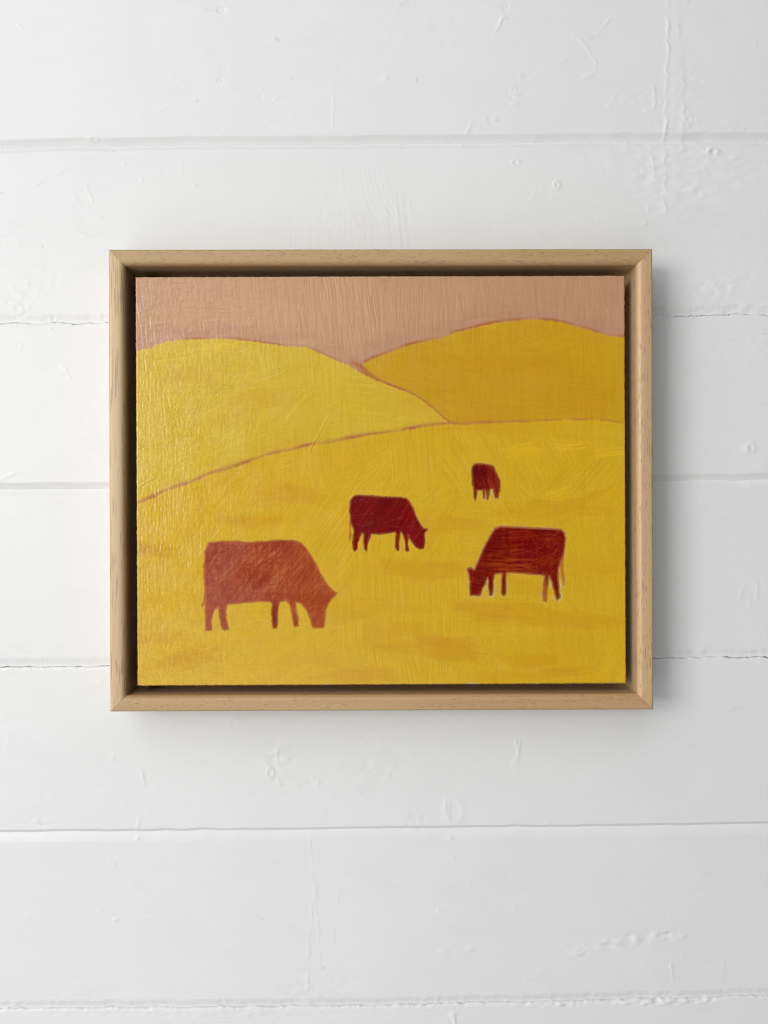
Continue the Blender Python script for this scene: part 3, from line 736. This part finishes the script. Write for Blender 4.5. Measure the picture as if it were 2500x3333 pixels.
cluster(1450, 1720, 190, 70, 40, 2, 6, 190, 40, 0.014, .65)
cluster(1940, 1950, 90, 220, 34, 80, 8, 150, 30, 0.02, .65)
cluster(520, 1900, 90, 280, 60, 1, 5, 130, 34, 0.028, .7)
cluster(560, 1780, 110, 140, 34, 88, 5, 120, 30, 0.022, .6)
cluster(800, 1750, 260, 70, 40, -55, 6, 200, 30, 0.026, .65)
cluster(880, 1880, 210, 110, 60, -52, 5, 220, 30, 0.026, .6)
cluster(1160, 1820, 190, 180, 70, -56, 5, 230, 30, 0.026, .65)
cluster(1330, 1880, 160, 160, 50, -58, 8, 200, 32, 0.022, .65)
cluster(620, 2120, 200, 90, 60, -7, 5, 230, 36, 0.028, .75, .0007)
cluster(660, 2160, 230, 60, 30, -10, 5, 230, 36, 0.026, .7)
cluster(900, 2080, 190, 110, 50, -16, 12, 200, 34, 0.022, .7)
cluster(960, 2160, 200, 60, 36, -36, 6, 160, 30, 0.022, .65)
cluster(1280, 2010, 150, 190, 60, 88, 4, 200, 36, 0.022, .7)
cluster(1420, 2080, 200, 130, 60, 86, 5, 190, 36, 0.020, .7)
cluster(1660, 2080, 170, 120, 50, -72, 8, 190, 34, 0.020, .65, .002)
cluster(1680, 2010, 180, 50, 30, 12, 10, 140, 30, 0.014, .6)
cluster(1850, 2100, 170, 100, 40, 70, 14, 130, 30, 0.018, .65)
cluster(1900, 2180, 130, 40, 26, -60, 8, 120, 28, 0.022, .65)
cluster(1620, 1960, 100, 40, 16, 86, 4, 110, 28, 0.018, .6)
# deeper ochre passages
for (zx, zy, rx, ry, n, ang, tone, Z) in [
    (1050, 90, 170, 60, 14, 10, -.50, Z3), (790, 285, 130, 26, 10, 3, -.55, Z3), (90, 470, 100, 40, 12, 5, -.60, Z3), (100, 1065, 110, 20, 8, 3, -.50, Z3),
    (370, 1205, 130, 32, 12, -16, -.60, Z3), (1480, 880, 170, 60, 14, -8, -.40, Z3), (1150, 1230, 200, 60, 10, -15, -.30, Z3), (1500, 1320, 200, 40, 16, 3, -.55, Z3),
    (180, 620, 160, 60, 8, 0, -.20, Z3), (1330, 700, 150, 100, 10, -40, -.25, Z3), (60, 900, 60, 160, 8, 2, -.2, Z3),
    (480, 300, 120, 30, 14, 4, -.50, Z4), (160, 370, 60, 40, 4, 30, -.2, Z4), (300, 330, 110, 30, 8, 4, -.4, Z4), (1250, 190, 260, 60, 18, -14, -.50, Z4), (950, 230, 120, 40, 8, 10, -.4, Z4),
    (250, 590, 290, 60, 22, 4, -.50, Z4), (420, 640, 130, 30, 10, -10, -.5, Z4), (820, 890, 330, 60, 26, 5, -.65, Z4), (1100, 940, 250, 50, 14, 8, -.5, Z4),
    (440, 1110, 170, 34, 16, 10, -.75, Z4), (470, 1190, 160, 34, 14, 12, -.65, Z4), (990, 1230, 130, 24, 10, 8, -.55, Z4), (1420, 960, 200, 34, 14, 12, -.50, Z4),
    (1260, 1300, 80, 8, 5, -8, -.75, Z4), (80, 1080, 170, 110, 20, 5, -.45, Z4), (1500, 600, 120, 60, 10, 0, -.35, Z4), (100, 900, 200, 70, 10, 0, -.25, Z4), (930, 730, 110, 40, 10, 20, -.35, Z4),
    (820, 1340, 260, 30, 10, 5, -.35, Z4), (1300, 1130, 200, 40, 8, 30, -.25, Z4),
    (880, 850, 200, 50, 16, -12, -.38, Z1), (360, 690, 110, 34, 12, -6, -.40, Z1), (600, 950, 160, 60, 8, -20, -.2, Z1), (1200, 1000, 150, 60, 8, 70, -.15, Z1), (1000, 1160, 120, 20, 8, -12, -.4, Z1),
    (150, 900, 120, 120, 6, 80, -.2, Z1)]:
    c = Z([(zx, zy)])[0]
    cluster(c[0], c[1], rx * .42, ry * .48, int(n * .95), ang, 12, 120, 17, 0.014, .4, .0012, tone=tone * 1.0, talpha=.42, edge=0.006)
# right hill: deeper towards its middle
cluster(1640, 1270, 300, 110, 50, 4, 8, 200, 44, 0.011, .5, tone=-.42, talpha=.35)
cluster(1390, 1230, 110, 90, 14, 20, 10, 150, 40, 0.011, .5, tone=-.25, talpha=.3)
# lighter touches
for (x, y) in [(1860, 1455), (1700, 1465), (1985, 1475), (1830, 1610), (700, 1130), (1560, 1050)]:
    cluster(x, y, 40, 8, 4, -5, 10, 70, 16, 0.02, .5, tone=.35, talpha=.5)
# single long scored bristle lines
for (x, y, a, l) in [(760, 1560, -58, 150), (1040, 1410, -62, 170), (960, 1330, -50, 120), (1600, 1560, 62, 170), (1640, 1640, 60, 150), (1090, 1640, -60, 170), (1200, 1600, -60, 140),
                     (690, 1750, -50, 160), (1120, 1900, -52, 170), (1290, 1790, -64, 140), (2000, 1740, -45, 120), (1960, 1640, -48, 140), (1500, 1410, 70, 110)]:
    c = S([(x, y)])[0]; stroke(c[0], c[1], l / SC, 6, math.radians(a), 0.0003, 0.06, .6, None, edge=0.02)
# paint pimples and grit
for _ in range(420):
    x, y, r_ = rs.uniform(4, NX - 4), rs.uniform(4, NY - 4), rs.uniform(.8, 1.8)
    a0, a1, b0, b1 = int(max(0, x - 5)), int(min(NX, x + 6)), int(max(0, y - 5)), int(min(NY, y + 6))
    PHT[b0:b1, a0:a1] += rs.choice([-1, 1, 1]) * rs.uniform(.01, .045) * np.exp(-((cx[b0:b1, a0:a1] - x) ** 2 + (cy[b0:b1, a0:a1] - y) ** 2) / r_ ** 2)

# -- colour
def mixc(A, B, m): return A * (1 - m[..., None]) + np.asarray(B, np.float32) * m[..., None]
C_SKY = np.array([.535, .287, .158]); C_SKY2 = np.array([.60, .350, .165]); C_SKY3 = np.array([.50, .245, .155])
C_LH = np.array([.665, .440, .022]); C_LH2 = np.array([.63, .345, .012])
C_RH = np.array([.600, .335, .007]); C_RH2 = np.array([.56, .275, .005])
C_F = np.array([.665, .402, .010]); C_F2 = np.array([.60, .30, .006]); C_CREAM = np.array([.64, .46, .17]); C_TER = np.array([.44, .145, .040])
h1 = PHT / (np.abs(PHT).std() + 1e-6)                       # bristle streaks modulate ragged edges
rag = vn(1.6, 4, 210) * .55 + vn(6, 14, 211) * .6 + np.clip(h1, -2, 2) * 0.5
def reg(e, soft=1.3, r=1.0): return sstep(-soft, soft, cy - e[None] + rag * r)
T = np.clip(TON, -1, 1)[..., None]
def toned(c, c2, light=1.12):
    return np.where(T < 0, c + (c2 - c) * np.clip(-T, 0, 1), c + (c * light - c) * np.clip(T * 2, 0, 1)).astype(np.float32)
col = toned(C_SKY, C_SKY3)
warm = np.clip(np.exp(-(((cx - 200) / 190) ** 2 + ((cy - 130) / 60) ** 2)) + .6 * np.exp(-(((cx - 420) / 260) ** 2 + ((cy - 60) / 70) ** 2)), 0, 1)
col = mixc(col, C_SKY2, warm * .7)
mauve = np.exp(-((cy - np.minimum(eL, eR)[None] + 14) / 22) ** 2) * (.45 + .2 * vn(10, 40, 220))
col = mixc(col, C_SKY3, np.clip(mauve, 0, .8))
def terra(e, thick, off, lo, hi, seed, strength=1.0):
    var = np.clip(.68 + .42 * n1(cx[0], 30, seed) , .12, 1.1)[None] * (1.0 * ((cx[0] > lo) & (cx[0] < hi)))[None]
    d = np.abs(cy - e[None] - off + rag * .35) / (thick * .85)
    return np.clip(np.exp(-d ** 2) * var * strength, 0, 1)
xL = lambda x, y=1300: float(S([(x, y)])[0, 0])
col = mixc(col, C_TER, terra(eR, 4.0, -2.2, xL(1170, 1180), 2000, 31, 1.0))
mR = reg(eR, 1.2, .8); col = col * (1 - mR[..., None]) + toned(C_RH, C_RH2) * mR[..., None]
# notch of underpainting where the two hills meet
dn = seg_dist(cx, cy, S([(1150, 1180), (1172, 1190), (1196, 1213), (1228, 1237)]))
col = mixc(col, C_TER, np.clip(np.exp(-(dn / 5.0) ** 2) * .95, 0, 1))
col = mixc(col, C_TER, terra(eL, 3.2, -2.0, xL(600), xL(1472), 32, 1.0))
col = mixc(col, C_TER * np.array([.9, .8, .7]), terra(eL, 4.0, -1.2, xL(1370), xL(1476), 33, .7))
mL = reg(eL, 1.2, .8); col = col * (1 - mL[..., None]) + toned(C_LH, C_LH2) * mL[..., None]
col = mixc(col, C_TER * np.array([1.1, 1.25, 1.3]), terra(eF, 5.0, -2.6, -5, xL(1600), 34, 1.0))
col = mixc(col, C_TER, terra(eF, 3.2, -1.8, -5, xL(1480), 35, .8))
col = mixc(col, C_TER * np.array([1.15, 1.35, 1.1]), terra(eF, 3.2, -1.8, xL(1400), 2000, 36, .8))
mF = reg(eF, 1.6, .9); 
fcol = toned(C_F, C_F2)
sheen_l = np.clip(1 - (cx / NX) * 1.3, 0, 1)[..., None] * .35  # gloss on the left side painted in: field paler towards the left
fcol = fcol * (1 - sheen_l) + (toned(C_F * np.array([1.05, 1.06, 1.5]), C_F2)) * sheen_l
col = col * (1 - mF[..., None]) + fcol * mF[..., None]
col = mixc(col, C_TER, terra(eF, 1.7, .6, -5, xL(1180), 37, .55))      # line partly dragged over
# warm dark smudge at left edge
sm = np.exp(-(((cx - xL(480, 1790)) / 40) ** 2 + ((cy - S([(480, 1790)])[0, 1]) / 10) ** 2)) * np.clip(vn(1.5, 20, 240), 0, 1)
col = mixc(col, np.array([.42, .20, .03]), sm * .3)

REG = np.zeros((NY, NX), np.int8)
REG[cy > eR[None]] = 1; REG[cy > eL[None]] = 2; REG[cy > eF[None]] = 3
RED = {'big': ((.380, .062, .018), (.50, .140, .050), (.27, .026, .008)), 'mid': ((.165, .0003, .0005), (.20, .001, .002), (.14, .0002, .0004)),
       'right': ((.180, .0006, .0004), (.32, .034, .003), (.145, .0003, .0003)), 'small': ((.150, .0004, .0004), (.30, .030, .004), (.125, .0002, .0003))}
HALO = {'big': .10, 'mid': .14, 'right': .30, 'small': .30}
for n_, cow in enumerate(cows):
    P_ = cow['body']; pad = 26
    a0, a1 = int(P_[:, 0].min() - pad), int(P_[:, 0].max() + pad); b0, b1 = int(P_[:, 1].min() - pad), int(P_[:, 1].max() + pad)
    s = (slice(b0, b1), slice(a0, a1)); X, Y = cx[s], cy[s]
    sd = seg_dist(X, Y, [tuple(p) for p in P_], True)
    if cow['tail'] is not None:
        st = seg_dist(X, Y, [tuple(p) for p in cow['tail']], True)
    else: st = np.full_like(sd, 99)
    k = cow['k']; rg_ = vnoise(b1 - b0, a1 - a0, 5, 8, 370 + n_) * .8; hn = np.clip(h1[s], -2.5, 2.5)
    hh_, ww_ = X.shape
    fx, fy = (X - P_[:, 0].min()) / np.ptp(P_[:, 0]), (Y - P_[:, 1].min()) / np.ptp(P_[:, 1])
    low = sstep(.62, .85, fy)
    # scraped light halo left round the animal
    hw = {'big': 1.6, 'mid': 1.6, 'right': 2.2, 'small': 2.6}[k]
    ha = sstep(hw + 2.2 + 2.5 * low * (k == 'right'), hw * .3, np.minimum(sd, st + 2) + rg_ * 1.0 - .9 * hn) * HALO[k] * np.clip(.35 + .5 * low + .75 * vnoise(hh_, ww_, 8, 12, 300 + n_), 0, 1.4)
    ha = np.clip(ha + (.40 * low * sstep(10, 2, sd) * np.clip(.7 + .6 * vnoise(hh_, ww_, 9, 14, 305), 0, 1) * (.75 + .25 * hn) if k in ('right',) else 0), 0, .92)
    col[s] = mixc(col[s], C_CREAM, ha)
    core, warm_, deep = [np.array(c_, np.float32) for c_ in RED[k]]
    # directional dry-brush inside the body
    def dry(deg, seed, curve=0.0):
        a = math.radians(deg); u_ = X * math.cos(a) + Y * math.sin(a); v_ = -X * math.sin(a) + Y * math.cos(a)
        v_ = v_ + curve * (u_ - u_.mean()) ** 2
        return br[(v_ * 2.0 + seed * 311 + 8192).astype(int) % BV, (u_ * 1.6 + seed * 97 + 8192).astype(int) % BU]
    a1_, a2_ = {'big': (-28, -55), 'mid': (2, -58), 'right': (-6, 20), 'small': (78, 60)}[k]
    pick = sstep(-.4, .4, vnoise(hh_, ww_, 22, 30, 380 + n_))
    sw = .75 * (dry(a1_, n_ + 1, .002) * pick + dry(a2_, n_ + 9) * (1 - pick)) + vnoise(hh_, ww_, 9, 30, 320 + n_) * .4
    sw2 = vnoise(hh_, ww_, 14, 22, 330 + n_) * (.5 if k == 'big' else 1)
    lm = sstep(.6, -.2, 1 - low)[..., None]
    body = core[None, None] + (warm_ - core) * np.clip({'big': .25, 'mid': .12, 'right': .08, 'small': .08}[k] + (.35 if k == 'big' else .22) * sw + .12 * hn, 0, 1)[..., None]
    body = body + (deep - body) * np.clip(.30 + .5 * sw2 - .15 * hn, 0, .85)[..., None]
    if k == 'big':
        pink = np.clip(sstep(.55, .1, fx) * .8 + sstep(.45, .72, fy) * sstep(.75, .4, fx) * .6 + .15 * sw, 0, 1)
        body = mixc(body, (.37, .085, .055), pink * .6)
        body = mixc(body, (.40, .072, .014), np.clip(sstep(.45, .8, fx) * .75 + .1 * sw, 0, 1) * .7)
        lg = low * sstep(.72, .60, fx) * sstep(.13, .2, fx); body = mixc(body, (.29, .035, .020), lg * .8)
        lg = low * sstep(.5, .52, fx) * sstep(.60, .58, fx); body = mixc(body, (.21, .010, .010), lg * .8)
    if k == 'right':
        mid_ = np.exp(-(((fx - .48) / .25) ** 2 + ((fy - .50) / .13) ** 2)) + .7 * np.exp(-(((fx - .82) / .08) ** 2 + ((fy - .13) / .07) ** 2))
        body = mixc(body, (.36, .048, .005), np.clip(mid_ * (.28 + .6 * vnoise(hh_, ww_, 2, 16, 341)), 0, .85))
        lg = low * sstep(.68, .72, fx) * sstep(.83, .79, fx); body = mixc(body, (.45, .12, .03), lg * .75)
        topl = sstep(3.5, 0.5, -sd) * sstep(.2, .02, fy); body = mixc(body, (.42, .15, .07), topl * .6)
    if k == 'small':
        rim = sstep(.52, .80, fx + .35 * (fy < .25) * (1 - fy * 3)) * (.6 + .5 * sw)
        body = mixc(body, (.30, .028, .005), np.clip(rim * .6 + low * .25, 0, .7))
    if k == 'mid':
        body = mixc(body, (.25, .004, .006), np.clip(np.exp(-((fx - .80) / .09) ** 2) * .7 * (.7 + .4 * sw), 0, .8))
        body = mixc(body, (.23, .002, .004), low * .45)
    # scratches through the wet paint
    scr = np.zeros_like(sd)
    r3 = np.random.default_rng(400 + n_)
    for _ in range({'big': 60, 'mid': 34, 'right': 40, 'small': 12}[k]):
        qx, qy = r3.uniform(a0 + pad, a1 - pad), r3.uniform(b0 + pad, b0 + pad + (b1 - b0 - 2 * pad) * .8)
        a = math.radians({'big': r3.choice([-55, -28]), 'mid': r3.choice([-58, 0, -20]), 'right': r3.choice([-10, 18, -60]), 'small': r3.choice([82, 65])}[k] + r3.normal() * 7)
        l = r3.uniform(5, 26) if k != 'small' else r3.uniform(3, 9)
        dd = seg_dist(X, Y, [(qx - l * math.cos(a), qy - l * math.sin(a)), (qx + l * math.cos(a), qy + l * math.sin(a))])
        scr = np.maximum(scr, np.exp(-(dd / .75) ** 2) * r3.uniform(.2, .8))
    scr *= np.clip(.6 + .6 * vnoise(hh_, ww_, 2, 2, 350 + n_), 0, 1)
    body = mixc(body, {'big': (.58, .24, .09), 'mid': (.42, .10, .09), 'right': (.45, .13, .05), 'small': (.45, .12, .07)}[k], np.clip(scr, 0, 1) * {'big': .6, 'mid': .45, 'right': .38, 'small': .35}[k])
    m = sstep(1.6, -1.3, sd - .55 + rg_ * .85 - .25 * hn)
    pk = np.exp(-((sd + .3) / 1.5) ** 2) * (1 - low) * {'big': .25, 'mid': .30, 'right': .6, 'small': .35}[k]
    col[s] = mixc(col[s], (.46, .17, .09), np.clip(pk * 1.2, 0, 1)); body = mixc(body, (.40, .10, .06), np.clip(pk, 0, 1))
    soft = {'big': .22, 'mid': .1, 'right': .2, 'small': .15}[k]
    m = m * (1 - soft * sstep(-4, 0, sd))
    mt = sstep(1.5, -1.2, st + rg_ * .6) * {'big': .7, 'mid': .6, 'right': .8, 'small': 0}[k]
    tailc = np.broadcast_to(np.array({'big': (.36, .09, .05), 'mid': (.34, .05, .02), 'right': (.44, .13, .02), 'small': (0, 0, 0)}[k], np.float32), body.shape)
    col[s] = col[s] * (1 - mt[..., None]) + tailc * mt[..., None]
    col[s] = col[s] * (1 - m[..., None]) + body * m[..., None]
    rr = REG[s]; rr[(sd < 0.6) | (st < 0.4)] = 4 + n_; REG[s] = rr
    PHT[s] = PHT[s] * (1 - .35 * m) + m * (vnoise(hh_, ww_, 2, 7, 360 + n_) * .006 + scr * .02)
    PHT[s] -= .02 * np.exp(-(sd / 1.6) ** 2) * (.5 + .5 * np.clip(rg_, -1, 1))
# bare canvas-coloured chips along the lower and right edges
ed = np.minimum(NY - 1 - cy, (NX - 1 - cx) * 1.2 + 2)
ch = sstep(1.0, 2.6, vn(3, 9, 250) * 1.4 + vn(8, 40, 251) + 1.3 - ed * .75)
col = mixc(col, (.66, .50, .30), ch * .8)
eds = np.minimum(cy, cx); col = mixc(col, (.60, .42, .26), sstep(1.8, .3, eds) * .5)
# light and shade of the relief painted in: ridges lighter, furrows darker
fine = np.clip(h1, -2.2, 2.2)[..., None]
col = col * (1 + .026 * fine) 
# grit
for _ in range(60):
    x, y = int(rs.integers(3, NX - 3)), int(rs.integers(3, NY - 3)); col[y, x] *= .55
col = np.clip(col, .001, .9)

# -- mesh of the painted face, split where the colour fields meet
xs = (np.arange(NX) / (NX - 1) - .5) * PW; zs = (.5 - np.arange(NY) / (NY - 1)) * PH
VX = np.broadcast_to(xs[None], (NY, NX)).copy(); VZ = np.broadcast_to(zs[:, None], (NY, NX)).copy()
VX[:, 0] += n1(np.arange(NY), 5, 501) * .00008; VX[:, -1] += n1(np.arange(NY), 5, 502) * .00012
VZ[0] += n1(np.arange(NX), 6, 503) * .00008; VZ[-1] += n1(np.arange(NX), 4, 504) * .00014
_c = S([(1010, 1035)])[0]; _m = np.exp(-((cx - _c[0]) ** 2 + ((cy - _c[1]) * .6) ** 2) / 14 ** 2); PHT = PHT * (1 - _m) + _m * WEAVE
PHT = np.clip(PHT, -.10, .095)
RELIEF = 1.0
roll = np.maximum(0, 1 - np.minimum(np.minimum(cx, NX - 1 - cx), np.minimum(cy, NY - 1 - cy)) / 2.0)
VY = -(PHT * RELIEF) / 1000.0 + roll ** 2 * .0005
dzx = np.gradient(VY, axis=1) / (PW / (NX - 1)); dzz = -np.gradient(VY, axis=0) / (PH / (NY - 1))
NRM = np.stack([dzx, -np.ones_like(dzx), dzz], -1); NRM /= np.linalg.norm(NRM, axis=-1, keepdims=True)
V = np.stack([VX, VY, VZ], -1).reshape(-1, 3).astype(np.float32); NRM = NRM.reshape(-1, 3).astype(np.float32)
RGBA = np.concatenate([col.reshape(-1, 3), np.ones((NX * NY, 1))], 1).astype(np.float32)
idx = np.arange(NX * NY).reshape(NY, NX)
Q = np.stack([idx[:-1, :-1], idx[1:, :-1], idx[1:, 1:], idx[:-1, 1:]], -1).reshape(-1, 4)
regq = REG[:-1, :-1].reshape(-1)
paint = paint_material('oil_paint', 1.58); red_paint = paint_material('lean_red_oil_paint', 1.32)
panel = slab('painted_panel', PW - .0003, PH - .0003, 0.00030, 0.0225, plain('shaded_panel_wood', (0.07, 0.03, 0.012), .75), thing, OFF + PC, 0.0, .0003)  # dark side colour stands in for the deep shade of the gap
panel.rotation_euler = (0, PROT, 0)
panel['label'] = 'painted wooden panel set loose inside the frame'
parts = [('painted_sky', 'dusky pink sky'), ('painted_hill', 'deep ochre hill'), ('painted_hill', 'bright yellow hill'), ('painted_field', 'yellow field'),
         ('painted_cow', 'large brown-red grazing cow'), ('painted_cow', 'crimson grazing cow of middle size'), ('painted_cow', 'dark red grazing cow facing the other way'), ('painted_cow', 'smallest dark red cow')]
for r_, (nm, lab) in enumerate(parts):
    q = Q[regq == r_]
    used = np.unique(q); remap = np.zeros(NX * NY, np.int32); remap[used] = np.arange(len(used), dtype=np.int32)
    me = np_mesh(nm, V[used], remap[q], normals=NRM[used], color=RGBA[used])
    o = link(nm, me, panel, red_paint if nm == 'painted_cow' else paint); o['label'] = lab
